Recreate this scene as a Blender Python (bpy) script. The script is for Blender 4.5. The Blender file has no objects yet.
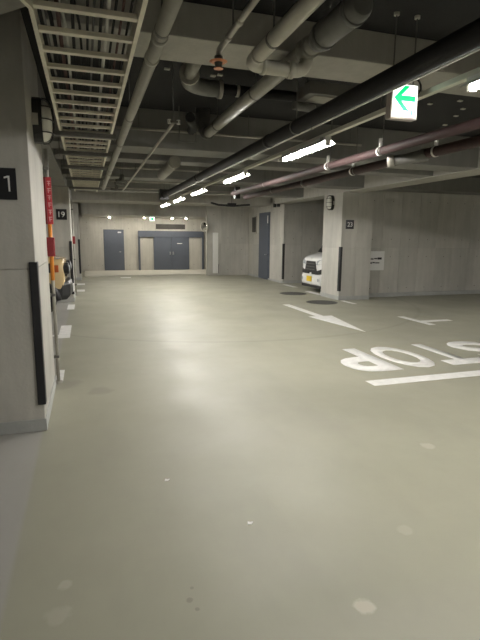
import bpy, bmesh, math, random
from mathutils import Vector, Matrix
random.seed(7)
S = bpy.context.scene
COL = S.collection

# ------------------------------------------------------------------ camera
CAM_H, FPX = 1.7, 480.0
VPX, VPY = 85.0, 237.0
PITCH = math.atan2(320 - VPY, FPX)
YAW = math.atan2(240 - VPX, math.hypot(FPX, 320 - VPY))
cd = bpy.data.cameras.new('camera')
cd.sensor_fit = 'VERTICAL'; cd.sensor_height = 36.0; cd.lens = 36.0 * FPX / 640.0
cd.clip_start = 0.05; cd.clip_end = 200
cam = bpy.data.objects.new('camera', cd); COL.objects.link(cam)
cam.location = (0, 0, CAM_H)
ROLL = math.radians(.5)
cam.rotation_euler = (Matrix.Rotation(-YAW, 3, 'Z') @ Matrix.Rotation(math.pi / 2 - PITCH, 3, 'X') @ Matrix.Rotation(ROLL, 3, 'Z')).to_euler()
S.camera = cam

# ------------------------------------------------------------------ world, exposure
w = bpy.data.worlds.new('world'); S.world = w; w.use_nodes = True
w.node_tree.nodes['Background'].inputs[0].default_value = (0.5, 0.55, 0.6, 1)
w.node_tree.nodes['Background'].inputs[1].default_value = 0.0
vs = S.view_settings
vs.view_transform = 'Standard'; vs.look = 'None'; vs.gamma = 1.0; vs.use_curve_mapping = False
vs.exposure = 0.68
TUBE = 230.0         # tube emission strength

# ------------------------------------------------------------------ photo helpers
_fw = Vector((math.sin(YAW) * math.cos(PITCH), math.cos(YAW) * math.cos(PITCH), -math.sin(PITCH)))
_rt = Vector((math.cos(YAW), -math.sin(YAW), 0)); _up = _rt.cross(_fw)
_rt, _up = _rt * math.cos(ROLL) + _up * math.sin(ROLL), _up * math.cos(ROLL) - _rt * math.sin(ROLL)
_C = Vector((0, 0, CAM_H))
def P(x, y, z):
    """point at height z on the line of sight of photo pixel (x, y)"""
    d = _fw * FPX + _rt * (x - 240) + _up * (320 - y)
    return _C + d * ((z - CAM_H) / d.z)

# ------------------------------------------------------------------ materials
def srgb(r, g, b):
    f = lambda c: c / 12.92 if c <= .04045 else ((c + .055) / 1.055) ** 2.4
    return (f(r / 255), f(g / 255), f(b / 255), 1)
MATS = {}
def mat(name, col, rough=.5, metal=0, spec=.5, vary=.12, scale=3.0, bump=0.0, bscale=60.0, emit=None, estr=0, coat=0, trans=0, stretch=(1, 1, 1)):
    if name in MATS: return MATS[name]
    m = bpy.data.materials.new(name); m.use_nodes = True
    nt = m.node_tree; N = nt.nodes; L = nt.links
    b = N['Principled BSDF']
    b.inputs['Roughness'].default_value = rough
    b.inputs['Metallic'].default_value = metal
    b.inputs['Specular IOR Level'].default_value = spec
    b.inputs['Coat Weight'].default_value = coat
    b.inputs['Transmission Weight'].default_value = trans
    g = N.new('ShaderNodeNewGeometry')
    mp = N.new('ShaderNodeMapping'); mp.inputs['Scale'].default_value = stretch
    L.new(g.outputs['Position'], mp.inputs['Vector'])
    no = N.new('ShaderNodeTexNoise'); no.inputs['Scale'].default_value = scale
    no.inputs['Detail'].default_value = 6; no.inputs['Roughness'].default_value = .65
    L.new(mp.outputs[0], no.inputs['Vector'])
    cr = N.new('ShaderNodeMapRange')
    cr.inputs['From Min'].default_value = .3; cr.inputs['From Max'].default_value = .7
    cr.inputs['To Min'].default_value = 1 - vary; cr.inputs['To Max'].default_value = 1 + vary
    L.new(no.outputs['Fac'], cr.inputs['Value'])
    mx = N.new('ShaderNodeVectorMath'); mx.operation = 'SCALE'
    mx.inputs[0].default_value = col[:3]
    L.new(cr.outputs[0], mx.inputs['Scale'])
    L.new(mx.outputs[0], b.inputs['Base Color'])
    if bump > 0:
        n2 = N.new('ShaderNodeTexNoise'); n2.inputs['Scale'].default_value = bscale; n2.inputs['Detail'].default_value = 3
        L.new(g.outputs['Position'], n2.inputs['Vector'])
        bp = N.new('ShaderNodeBump'); bp.inputs['Strength'].default_value = bump; bp.inputs['Distance'].default_value = .01
        L.new(n2.outputs['Fac'], bp.inputs['Height']); L.new(bp.outputs[0], b.inputs['Normal'])
    if emit:
        b.inputs['Emission Color'].default_value = emit; b.inputs['Emission Strength'].default_value = estr
    MATS[name] = m
    return m

def concrete(name, col, vary=.16, rough=.75):
    """cast concrete: cloudy tone, vertical board streaks, small pores"""
    m = mat(name, col, rough, vary=vary, scale=1.6, bump=.25, bscale=35, stretch=(1, 1, .55))
    nt = m.node_tree; N = nt.nodes; L = nt.links; b = N['Principled BSDF']
    src = b.inputs['Base Color'].links[0].from_socket
    g = N.new('ShaderNodeNewGeometry')
    mp = N.new('ShaderNodeMapping'); mp.inputs['Scale'].default_value = (7, 7, .5)
    L.new(g.outputs['Position'], mp.inputs['Vector'])
    no = N.new('ShaderNodeTexNoise'); no.inputs['Scale'].default_value = 1.6; no.inputs['Detail'].default_value = 5
    L.new(mp.outputs[0], no.inputs['Vector'])
    r = N.new('ShaderNodeMapRange'); r.inputs['From Min'].default_value = .3; r.inputs['From Max'].default_value = .7
    r.inputs['To Min'].default_value = .93; r.inputs['To Max'].default_value = 1.05
    L.new(no.outputs['Fac'], r.inputs['Value'])
    s = N.new('ShaderNodeVectorMath'); s.operation = 'SCALE'
    L.new(src, s.inputs[0]); L.new(r.outputs[0], s.inputs['Scale'])
    oi = N.new('ShaderNodeObjectInfo'); pr = N.new('ShaderNodeMapRange')
    pr.inputs['To Min'].default_value = .93; pr.inputs['To Max'].default_value = 1.06; L.new(oi.outputs['Random'], pr.inputs['Value'])
    s2 = N.new('ShaderNodeVectorMath'); s2.operation = 'SCALE'
    L.new(s.outputs[0], s2.inputs[0]); L.new(pr.outputs[0], s2.inputs['Scale'])
    L.new(s2.outputs[0], b.inputs['Base Color'])
    return m

M_con = concrete('concrete', (.45, .435, .39, 1), vary=.12)
M_con2 = concrete('concrete_beam', (.40, .385, .345, 1), vary=.08)
M_con3 = concrete('concrete_beam_dark', (.22, .215, .20, 1), vary=.08)  # darker beam tone, used on most of the beams
M_skirt = mat('mortar_skirting', (.38, .385, .365, 1), .7, vary=.12, scale=4, bump=.15)
M_slab = mat('dark_ceiling_paint', (.016, .0155, .016, 1), .9, vary=.2, scale=2, bump=.3, bscale=90)
M_hole = mat('tie_hole_mortar', (.16, .15, .13, 1), .9)
M_rubber = mat('black_rubber', (.014, .014, .016, 1), .55, vary=.2, scale=8)
M_galv = mat('galvanised_steel', (.42, .40, .35, 1), .5, metal=.25, vary=.18, scale=6)
M_rung = mat('galvanised_tray_steel', (.72, .68, .56, 1), .5, metal=.1, vary=.12, scale=6)
M_dsteel = mat('dark_steel_strut', (.16, .155, .145, 1), .55, metal=.3, vary=.2, scale=8)
M_pipe = mat('grey_pipe_wrap', (.30, .29, .25, 1), .5, vary=.12, scale=5, bump=.1, bscale=25)
M_pipe_l = mat('pale_pipe_wrap', (.52, .50, .43, 1), .45, vary=.1, scale=5)
M_pipe_d = mat('dark_pipe_wrap', (.15, .147, .135, 1), .5, vary=.15, scale=5)
M_black = mat('black_pipe_paint', (.022, .021, .022, 1), .7, spec=.3, vary=.2, scale=3)
M_maroon = mat('maroon_primer', (.045, .025, .024, 1), .65, spec=.25, vary=.2, scale=4)
M_white = mat('white_paint', (.75, .74, .70, 1), .45, vary=.05)
M_cream = mat('cream_raceway', (.62, .60, .52, 1), .4, vary=.06)
M_mark = mat('road_paint_white', (.80, .79, .76, 1), .55, vary=.10, scale=9, bump=.1)
M_sign_b = mat('sign_black', (.012, .012, .014, 1), .4, vary=.1)
M_sign_w = mat('sign_white', (.78, .77, .74, 1), .5, vary=.03)
M_red = mat('red_paint', (.50, .035, .05, 1), .4, vary=.1)
M_redd = mat('dark_red_paint', (.22, .015, .02, 1), .4, vary=.1)
M_pink = mat('pale_lettering', (.72, .42, .42, 1), .5, vary=.05)
M_orange = mat('orange_tape', (.75, .27, .04, 1), .45, vary=.1)
M_door = mat('slate_door_paint', (.085, .098, .125, 1), .45, vary=.06)
M_louv = mat('dark_louver', (.05, .045, .04, 1), .6, vary=.2)
M_chrome = mat('brushed_metal', (.6, .6, .6, 1), .3, metal=1, vary=.05)
M_mirror = mat('mirror_glass', (.8, .8, .8, 1), .04, metal=1, vary=.01)
M_dome = mat('milk_glass', (.86, .85, .78, 1), .3, vary=.04)
M_iron = mat('cast_iron_cover', (.075, .075, .068, 1), .6, metal=.2, vary=.2, scale=14, bump=.5, bscale=60)
M_tube = mat('lamp_tube_glow', (.9, .9, .9, 1), .5, emit=(1, .972, .915, 1), estr=TUBE)
M_spot = mat('downlight_glow', (.9, .9, .9, 1), .5, emit=(1, .93, .8, 1), estr=700)
M_exit = mat('exit_face_glow', (.9, .95, .92, 1), .5, emit=(.88, 1, .93, 1), estr=1.5)
M_exg = mat('exit_green_glow', (.0, .5, .15, 1), .5, emit=(.0, .62, .18, 1), estr=.85)
M_copper = mat('copper_plate', (.62, .25, .13, 1), .35, metal=.7, vary=.1)
M_glass = mat('dark_car_glass', (.02, .022, .025, 1), .06, vary=.02, coat=.5)
M_tyre = mat('tyre_rubber', (.015, .015, .015, 1), .8)
M_wcar = mat('white_car_paint', (.80, .80, .78, 1), .25, vary=.02, coat=.6)
M_tcar = mat('tan_car_paint', (.62, .46, .24, 1), .25, vary=.03, coat=.6)
M_plastic = mat('black_plastic', (.018, .018, .019, 1), .45, vary=.1)
M_yellow = mat('yellow_plate', (.80, .55, .02, 1), .4, vary=.04)
M_lens = mat('headlamp_lens', (.42, .44, .46, 1), .08, vary=.05, coat=.8)
M_lensr = mat('amber_lens', (.45, .10, .03, 1), .15, coat=.6)
CABLES = [mat('cable_' + n, c, .75, vary=.15, spec=.2) for n, c in (('grey', (.16, .155, .15, 1)), ('dark', (.02, .02, .02, 1)), ('pale', (.50, .49, .45, 1)), ('brown', (.09, .05, .045, 1)))]

def floor_material():
    m = mat('floor_epoxy', (.338, .330, .254, 1), .30, spec=.5, vary=.06, scale=.9, bump=.08, bscale=120)
    nt = m.node_tree; N = nt.nodes; L = nt.links; b = N['Principled BSDF']
    src = b.inputs['Base Color'].links[0].from_socket
    g = N.new('ShaderNodeNewGeometry'); sx = N.new('ShaderNodeSeparateXYZ'); L.new(g.outputs['Position'], sx.inputs[0])
    # unpainted grey screed in the bays left of the aisle
    lt = N.new('ShaderNodeMapRange'); lt.inputs['From Min'].default_value = -.45; lt.inputs['From Max'].default_value = -.42
    L.new(sx.outputs['X'], lt.inputs['Value'])
    mix = N.new('ShaderNodeMix'); mix.data_type = 'RGBA'
    L.new(lt.outputs[0], mix.inputs['Factor']); mix.inputs['A'].default_value = (.36, .35, .32, 1); L.new(src, mix.inputs['B'])
    cur = mix.outputs['Result']
    def blot(scale, lo, hi, col, amt, st=(1, 1, 1)):
        nonlocal cur
        mp = N.new('ShaderNodeMapping'); mp.inputs['Scale'].default_value = st; L.new(g.outputs['Position'], mp.inputs['Vector'])
        n = N.new('ShaderNodeTexNoise'); n.inputs['Scale'].default_value = scale; n.inputs['Detail'].default_value = 6; n.inputs['Roughness'].default_value = .6
        L.new(mp.outputs[0], n.inputs['Vector'])
        r = N.new('ShaderNodeMapRange'); r.inputs['From Min'].default_value = lo; r.inputs['From Max'].default_value = hi
        r.inputs['To Max'].default_value = amt; L.new(n.outputs['Fac'], r.inputs['Value'])
        k = N.new('ShaderNodeMix'); k.data_type = 'RGBA'
        L.new(r.outputs[0], k.inputs['Factor']); L.new(cur, k.inputs['A']); k.inputs['B'].default_value = col
        cur = k.outputs['Result']
    blot(.7, .5, .72, (.27, .26, .21, 1), .45, (1.6, .5, 1))      # tyre grime drawn along the aisle
    blot(2.6, .71, .75, (.46, .44, .36, 1), .3)                  # pale scuffs
    blot(5.5, .75, .78, (.17, .16, .13, 1), .35)                   # small drips
    def spot(px, py, r, col, amt):
        nonlocal cur
        c = P(px, py, 0)
        n = N.new('ShaderNodeTexNoise'); n.inputs['Scale'].default_value = 9 / max(r, .05) * .1; n.inputs['Detail'].default_value = 4; L.new(g.outputs['Position'], n.inputs['Vector'])
        d = N.new('ShaderNodeVectorMath'); d.operation = 'DISTANCE'; L.new(g.outputs['Position'], d.inputs[0]); d.inputs[1].default_value = c
        a = N.new('ShaderNodeMath'); a.operation = 'MULTIPLY_ADD'; L.new(n.outputs['Fac'], a.inputs[0]); a.inputs[1].default_value = r * 1.2; L.new(d.outputs['Value'], a.inputs[2])
        q = N.new('ShaderNodeMapRange'); q.inputs['From Min'].default_value = r * 1.7; q.inputs['From Max'].default_value = r * 1.3; q.inputs['To Max'].default_value = amt; L.new(a.outputs[0], q.inputs['Value'])
        k_ = N.new('ShaderNodeMix'); k_.data_type = 'RGBA'; L.new(q.outputs[0], k_.inputs['Factor']); L.new(cur, k_.inputs['A']); k_.inputs['B'].default_value = col; cur = k_.outputs['Result']
    for sp_ in ((364, 606, .05, (.55, .52, .44, 1), .6), (66, 585, .035, (.52, .5, .43, 1), .4), (428, 446, .06, (.52, .5, .43, 1), .45), (58, 616, .06, (.48, .46, .39, 1), .35), (405, 530, .05, (.5, .48, .4, 1), .3),
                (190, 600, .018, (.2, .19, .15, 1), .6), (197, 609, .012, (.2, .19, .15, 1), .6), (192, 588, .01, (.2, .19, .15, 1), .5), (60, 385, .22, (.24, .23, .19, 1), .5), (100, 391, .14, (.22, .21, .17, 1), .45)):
        spot(*sp_)
    # turning tyre arc in front of the stop box
    v = N.new('ShaderNodeVectorMath'); v.operation = 'DISTANCE'; L.new(g.outputs['Position'], v.inputs[0]); v.inputs[1].default_value = (3.2, 12.6, 0)
    r1 = N.new('ShaderNodeMath'); r1.operation = 'SUBTRACT'; L.new(v.outputs['Value'], r1.inputs[0]); r1.inputs[1].default_value = 5.3
    r2 = N.new('ShaderNodeMath'); r2.operation = 'ABSOLUTE'; L.new(r1.outputs[0], r2.inputs[0])
    r3 = N.new('ShaderNodeMapRange'); r3.inputs['From Min'].default_value = .07; r3.inputs['From Max'].default_value = .02; r3.inputs['To Max'].default_value = .22
    L.new(r2.outputs[0], r3.inputs['Value'])
    k = N.new('ShaderNodeMix'); k.data_type = 'RGBA'; L.new(r3.outputs[0], k.inputs['Factor']); L.new(cur, k.inputs['A']); k.inputs['B'].default_value = (.16, .15, .12, 1)
    L.new(k.outputs['Result'], b.inputs['Base Color'])
    # worn sheen
    n = N.new('ShaderNodeTexNoise'); n.inputs['Scale'].default_value = 1.3; n.inputs['Detail'].default_value = 5; L.new(g.outputs['Position'], n.inputs['Vector'])
    r = N.new('ShaderNodeMapRange'); r.inputs['From Min'].default_value = .3; r.inputs['From Max'].default_value = .7
    r.inputs['To Min'].default_value = .40; r.inputs['To Max'].default_value = .56; L.new(n.outputs['Fac'], r.inputs['Value'])
    L.new(r.outputs[0], b.inputs['Roughness'])
    return m
M_floor = floor_material()
M_kerb = mat('kerb_concrete', (.55, .53, .46, 1), .5, vary=.08, scale=2)

# ------------------------------------------------------------------ mesh helpers
class MB:
    def __init__(s): s.v = []; s.f = []
    def box(s, x0, x1, y0, y1, z0, z1):
        b = len(s.v)
        s.v += [(x, y, z) for z in (z0, z1) for y in (y0, y1) for x in (x0, x1)]
        s.f += [tuple(b + i for i in q) for q in ((0, 2, 3, 1), (4, 5, 7, 6), (0, 1, 5, 4), (2, 6, 7, 3), (0, 4, 6, 2), (1, 3, 7, 5))]
        return s
    def prism(s, pts, z0, z1):
        b = len(s.v); n = len(pts)
        a = sum(pts[i][0] * pts[(i + 1) % n][1] - pts[(i + 1) % n][0] * pts[i][1] for i in range(n))
        if a < 0: pts = pts[::-1]
        s.v += [(p[0], p[1], z0) for p in pts] + [(p[0], p[1], z1) for p in pts]
        s.f.append(tuple(b + i for i in range(n))[::-1]); s.f.append(tuple(b + n + i for i in range(n)))
        for i in range(n):
            j = (i + 1) % n; s.f.append((b + i, b + j, b + n + j, b + n + i))
        return s
    def tube(s, pts, r, n=10, cap=True):
        """pts along the tube; r a number or a list"""
        pts = [Vector(p) for p in pts]; rs = r if isinstance(r, (list, tuple)) else [r] * len(pts)
        b = len(s.v)
        t0 = (pts[1] - pts[0]).normalized()
        a = t0.orthogonal().normalized()
        for i, p in enumerate(pts):
            t = (pts[min(i + 1, len(pts) - 1)] - pts[max(i - 1, 0)]).normalized()
            a = (a - t * a.dot(t)).normalized(); c = t.cross(a)
            for k in range(n):
                q = p + (a * math.cos(2 * math.pi * k / n) + c * math.sin(2 * math.pi * k / n)) * rs[i]
                s.v.append(tuple(q))
        for i in range(len(pts) - 1):
            for k in range(n):
                k2 = (k + 1) % n
                s.f.append((b + i * n + k, b + i * n + k2, b + (i + 1) * n + k2, b + (i + 1) * n + k))
        if cap:
            s.f.append(tuple(b + k for k in range(n))[::-1]); e = b + (len(pts) - 1) * n
            s.f.append(tuple(e + k for k in range(n)))
        return s
    def sphere(s, c, rx, ry, rz, n=12, m=8):
        b = len(s.v)
        for i in range(m + 1):
            th = math.pi * i / m
            for k in range(n):
                ph = 2 * math.pi * k / n
                s.v.append((c[0] + rx * math.sin(th) * math.cos(ph), c[1] + ry * math.sin(th) * math.sin(ph), c[2] + rz * math.cos(th)))
        for i in range(m):
            for k in range(n):
                s.f.append((b + i * n + k, b + (i + 1) * n + k, b + (i + 1) * n + (k + 1) % n, b + i * n + (k + 1) % n))
        return s
    def loft(s, rings):
        b = len(s.v); n = len(rings[0])
        for r in rings: s.v += [tuple(p) for p in r]
        for i in range(len(rings) - 1):
            for k in range(n):
                s.f.append((b + i * n + k, b + i * n + (k + 1) % n, b + (i + 1) * n + (k + 1) % n, b + (i + 1) * n + k))
        s.f.append(tuple(b + k for k in range(n))[::-1]); e = b + (len(rings) - 1) * n
        s.f.append(tuple(e + k for k in range(n)))
        return s
    def build(s, name, m, parent=None, smooth=False, bevel=0, local=False):
        off = Vector((0, 0, 0))
        if parent is not None and not local:
            q = parent
            while q is not None: off += q.location; q = q.parent
        me = bpy.data.meshes.new(name)
        me.from_pydata([tuple(Vector(v) - off) for v in s.v], [], s.f); me.update()
        bm = bmesh.new(); bm.from_mesh(me); bmesh.ops.recalc_face_normals(bm, faces=bm.faces); bm.to_mesh(me); bm.free()
        me.materials.append(m)
        if smooth:
            me.polygons.foreach_set('use_smooth', [len(p.vertices) <= 4 for p in me.polygons])
        o = bpy.data.objects.new(name, me); COL.objects.link(o); o.parent = parent
        if bevel:
            md = o.modifiers.new('bevel', 'BEVEL'); md.width = bevel; md.segments = 2; md.limit_method = 'ANGLE'
        return o
def box(*a): return MB().box(*a)
def tube(*a, **k): return MB().tube(*a, **k)
def tag(o, label, cat, group=None):
    o['label'] = label; o['category'] = cat
    if group: o['group'] = group
    return o
def struct(o, label=None):
    o['kind'] = 'structure'
    if label: o['label'] = label
    return o
def thing(name, label, cat, loc=(0, 0, 0), group=None, rz=0):
    o = bpy.data.objects.new(name, None); COL.objects.link(o); o.empty_display_size = .1
    o.location = loc; o.rotation_euler = (0, 0, rz)
    return tag(o, label, cat, group)
def dup(root, loc, label=None, rz=None):
    r = root.copy(); COL.objects.link(r); r.location = loc
    if rz is not None: r.rotation_euler = (0, 0, rz)
    if label: r['label'] = label
    for ch in list(root.children):
        c = ch.copy(); COL.objects.link(c); c.parent = r
        for g in list(ch.children):
            d = g.copy(); COL.objects.link(d); d.parent = c
    return r
def panels(parent, o, u, n, width, zs, pw, gap=.004, t=.012, holes=True, skip=None):
    """cast-concrete form panels on a wall face: o bottom corner, u along, n outward"""
    o, u, n = Vector(o), Vector(u), Vector(n)
    off = Vector((0, 0, 0)); q = parent
    while q is not None: off += q.location; q = q.parent
    nu = max(1, round(width / pw)); pw = width / nu
    cache = {}
    hb = MB()
    for j in range(len(zs) - 1):
        h = zs[j + 1] - zs[j]
        for i in range(nu):
            if skip and skip(i * pw, (i + 1) * pw, zs[j], zs[j + 1]): continue
            key = (round(pw, 3), round(h, 3))
            if key not in cache:
                a, c, d = u * (gap / 2), u * (pw - gap / 2), n * t
                b = MB(); ch = .004
                g0, g1 = gap / 2, h - gap / 2
                vs_ = []
                for k, (e, dd) in enumerate(((0, 0), (0, t - ch), (ch, t))):
                    for (uu, zz) in ((gap / 2 + e, g0 + e), (pw - gap / 2 - e, g0 + e), (pw - gap / 2 - e, g1 - e), (gap / 2 + e, g1 - e)):
                        vs_.append(tuple(u * uu + n * dd + Vector((0, 0, zz))))
                b.v = vs_
                for k in (0, 4):
                    for e in range(4): b.f.append((k + e, k + (e + 1) % 4, k + 4 + (e + 1) % 4, k + 4 + e))
                b.f.append((8, 9, 10, 11))
                ob = b.build('panel', M_con, None); cache[key] = ob.data; first = ob
            else:
                first = bpy.data.objects.new('panel', cache[key]); COL.objects.link(first)
            first.parent = parent
            first.location = o + u * (i * pw) + Vector((0, 0, zs[j])) - off
            if holes:
                for zz in (.25, h - .25):
                    c = o + u * ((i + .5) * pw) + n * (t + .0012) + Vector((0, 0, zs[j] + zz))
                    b0 = len(hb.v); kk = 8
                    for k in range(kk):
                        hb.v.append(tuple(c + u * .015 * math.cos(2 * math.pi * k / kk) + Vector((0, 0, .015 * math.sin(2 * math.pi * k / kk)))))
                    hb.f.append(tuple(b0 + k for k in range(kk)))
    if holes and hb.v:
        h = hb.build('tie_holes', M_hole, parent); h['kind'] = 'stuff'
def text_object(s, name, m, parent, origin, size_w, size_h, ux, uy, depth=.003, bold=.0):
    """letters laid in the plane spanned by ux, uy, fitted into size_w x size_h with the lower left corner at origin"""
    cu = bpy.data.curves.new(name, 'FONT'); cu.body = s; cu.offset = bold; cu.resolution_u = 4
    t = bpy.data.objects.new(name, cu); COL.objects.link(t)
    dg = bpy.context.evaluated_depsgraph_get(); dg.update()
    me = bpy.data.meshes.new_from_object(t.evaluated_get(dg)); COL.objects.unlink(t); bpy.data.objects.remove(t); bpy.data.curves.remove(cu)
    bm = bmesh.new(); bm.from_mesh(me)
    r = bmesh.ops.extrude_face_region(bm, geom=bm.faces[:])
    for v in [e for e in r['geom'] if isinstance(e, bmesh.types.BMVert)]: v.co.z += 1
    xs = [v.co.x for v in bm.verts]; ys = [v.co.y for v in bm.verts]
    x0, x1, y0, y1 = min(xs), max(xs), min(ys), max(ys)
    ux, uy = Vector(ux), Vector(uy); uz = ux.cross(uy); o = Vector(origin)
    off = Vector((0, 0, 0)); q = parent
    while q is not None: off += q.location; q = q.parent
    for v in bm.verts:
        v.co = o - off + ux * ((v.co.x - x0) / (x1 - x0) * size_w) + uy * ((v.co.y - y0) / (y1 - y0) * size_h) + uz * (v.co.z * depth)
    bmesh.ops.recalc_face_normals(bm, faces=bm.faces); bm.to_mesh(me); bm.free()
    me.materials.clear(); me.materials.append(m)
    ob = bpy.data.objects.new(name, me); COL.objects.link(ob); ob.parent = parent
    return ob

# ================================================================== SETTING
SLAB = 3.43
SOF = 2.90                       # soffit of the main beams
XL, XR = -.41, 6.58              # pillar faces either side of the aisle
YK, YB = 20.9, 24.0              # kerb front, back wall

fl_ = MB(); fl_.box(-7, 14, -9, YB + .3, -.2, 0); struct(fl_.build('floor', M_floor), 'olive grey coated concrete floor of the car park')
ce = struct(box(-7, 14, -9, YB + .3, SLAB, SLAB + .2).build('ceiling', M_slab), 'dark painted ceiling slab above the pipes')

# outer walls that close the hall
struct(box(-7.2, -7, -9, YB + .3, 0, SLAB).build('wall_left', M_con), 'concrete wall at the end of the bays')
struct(box(14, 14.2, -9, YB + .3, 0, SLAB).build('wall_far_right', M_con), 'concrete side wall beyond the bays')
struct(box(-7, 14, -9.2, -9, 0, SLAB).build('wall_rear', M_con), 'concrete wall behind the viewer')

# back wall
wb = struct(box(-7, 14, YB, YB + .2, 0, SLAB).build('wall_back', M_con), 'pale board-marked concrete wall with slate blue doors')
panels(wb, (-.25, YB, .06), (1, 0, 0), (0, -1, 0), 7.0, (0, 1.8 - .06, 2.5), .62)
# raised walkway in front of it
kb = struct(box(-.12, 7.0, YK + .12, YB, 0, .06).build('trim_1', M_kerb, bevel=.01), 'pale raised walkway below the back doors')

# lowered ceiling over the walkway
struct(box(-.12, 7.0, YK + .12, YB, 2.56, SLAB).build('ceiling_back', M_con), 'lowered concrete ceiling over the back walkway')

# block of wall right of the walkway (faces the aisle end) and return to the back wall
ws = struct(box(5.06, 7.0, 20.8, 21.0, 0, SLAB).build('wall_end', M_con), 'concrete wall at the aisle end beside the walkway')
panels(ws, (5.06, 20.8, .0), (1, 0, 0), (0, -1, 0), 1.92, (0, 1.4, 2.9), .65)
# wall along the right of the aisle
wr = struct(box(7.0, 7.3, 16.7, 20.8, 0, SLAB).build('wall_aisle', M_con), 'concrete wall along the aisle with a tall slate door')
panels(wr, (7.0, 16.72, .0), (0, 1, 0), (-1, 0, 0), 4.06, (0, 1.4, 2.9), .68)
box(6.955, 7.0, 16.72, 20.78, 0, .07).build('skirting', M_skirt, wr)
# wall behind the white car bay
wc = struct(box(7.0, 14, 16.7, 16.9, 0, SLAB).build('wall_bay', M_con), 'concrete wall behind the white car')
panels(wc, (7.02, 16.7, 0), (1, 0, 0), (0, -1, 0), 6.3, (0, 1.4, 2.9), .7)
box(7.02, 14, 16.64, 16.7, 0, .1).build('skirting', M_skirt, wc)
# wall right of pillar 23
wq = struct(box(7.5, 14, 12.2, 12.4, 0, SLAB).build('wall_right', M_con), 'wide concrete wall of form panels with tie holes')
panels(wq, (7.535, 12.2, 0), (1, 0, 0), (0, -1, 0), 6.3, (0, 1.42, 3.0), .63, gap=.009)
box(7.545, 14, 12.12, 12.2, 0, .11).build('skirting', M_skirt, wq)

# beams
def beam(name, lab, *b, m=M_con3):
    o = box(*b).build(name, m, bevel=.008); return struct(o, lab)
beam('trim_2', 'concrete beam crossing above the exit sign', -.2, 14, 3.88, 4.41, 3.18, SLAB, m=M_con2)
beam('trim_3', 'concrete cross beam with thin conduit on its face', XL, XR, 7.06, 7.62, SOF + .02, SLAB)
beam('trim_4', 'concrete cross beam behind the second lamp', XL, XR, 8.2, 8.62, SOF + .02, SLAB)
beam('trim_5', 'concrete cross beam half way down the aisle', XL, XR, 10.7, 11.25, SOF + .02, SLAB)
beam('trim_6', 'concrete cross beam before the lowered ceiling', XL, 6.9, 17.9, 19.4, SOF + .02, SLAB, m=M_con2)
beam('trim_7', 'concrete edge beam over the right row of pillars', XR, 7.18, -9, 16.7, SOF, SLAB, m=M_con2)
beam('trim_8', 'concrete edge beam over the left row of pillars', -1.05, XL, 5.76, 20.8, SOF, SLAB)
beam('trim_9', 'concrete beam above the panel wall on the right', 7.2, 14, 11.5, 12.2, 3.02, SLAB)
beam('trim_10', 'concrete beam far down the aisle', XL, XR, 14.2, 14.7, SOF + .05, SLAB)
hn = MB().prism([(-.50, 3.92), (-.03, 3.44), (-.03, 2.2), (-1.6, 2.2), (-1.6, 3.92)], 3.18, SLAB)
struct(hn.build('trim_11', M_con2), 'pale concrete haunch beside the cable tray')
# anchors in the slab
for k, (x, y) in enumerate([(167, 69), (213, 76), (220, 75), (149, 110), (311, 85), (460, 101), (463, 109), (456, 116), (445, 125), (430, 104)]):
    p = P(x, y, SLAB - .006)
    box(p.x - .028, p.x + .028, p.y - .022, p.y + .022, SLAB - .012, SLAB).build('anchor', M_cream, ce)

# ------------------------------------------------------------------ doors and things on the back wall
d1 = struct(box(.80, 1.74, YB - .035, YB - .012, .06, 2.0).build('door_1', M_door), 'slate blue single steel door in the back wall')
box(.86, 1.68, YB - .055, YB - .035, .07, 1.95).build('leaf', M_door, d1)
h = tube([(1.58, YB - .07, .95), (1.58, YB - .10, .95), (1.50, YB - .10, .95)], .012, 8).build('handle', M_chrome, d1, smooth=True)
box(1.46, 1.62, YB - .09, YB - .055, 1.84, 1.9).build('door_closer', M_chrome, d1)
d2 = struct(box(2.41, 5.66, YB - .10, YB - .012, 1.66, 1.96).build('door_2', M_door), 'slate blue double door under a broad slate header')
box(2.41, 2.50, YB - .10, YB - .012, .06, 1.66).build('post', M_door, d2)
box(5.57, 5.66, YB - .10, YB - .012, .06, 1.66).build('post', M_door, d2)
for x0, x1 in ((3.15, 4.025), (4.035, 4.91)):
    lf = box(x0, x1, YB - .075, YB - .012, .07, 1.66).build('leaf', M_door, d2, bevel=.004)
    hx = x1 - .07 if x0 < 3.5 else x0 + .07
    box(hx - .03, hx + .03, YB - .095, YB - .075, .8, .95).build('handle', M_chrome, lf)
box(4.3, 4.56, YB - .079, YB - .075, 1.34, 1.37).build('door_plate', M_sign_w, d2)
lv = thing('wall_vent', 'long dark louvred vent above the double door', 'vent', (4.0, YB - .012, 2.06))
box(3.28, 4.72, YB - .045, YB - .012, 2.05, 2.29).build('frame', M_louv, lv)
for k in range(6):
    z = 2.07 + k * .036
    box(3.31, 4.69, YB - .06, YB - .045, z, z + .018).build('slat', M_louv, lv)
# convex mirror on the wall return
MC, MN = Vector((4.90, 20.62, 2.13)), Vector((-.86, -.5, -.1)).normalized()
cm = thing('convex_mirror', 'round convex traffic mirror on the corner of the end wall', 'mirror', tuple(MC))
tube([(5.10, 20.787, 2.13), MC - MN * .05], .018, 8).build('bracket', M_galv, cm)
tube([MC - MN * .06, MC, MC + MN * .015], [.16, .235, .23], 24).build('rim', M_cream, cm, smooth=True)
tube([MC + MN * .01, MC + MN * .04, MC + MN * .06, MC + MN * .07], [.21, .16, .1, .03], 24).build('mirror_face', M_mirror, cm, smooth=True)
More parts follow.
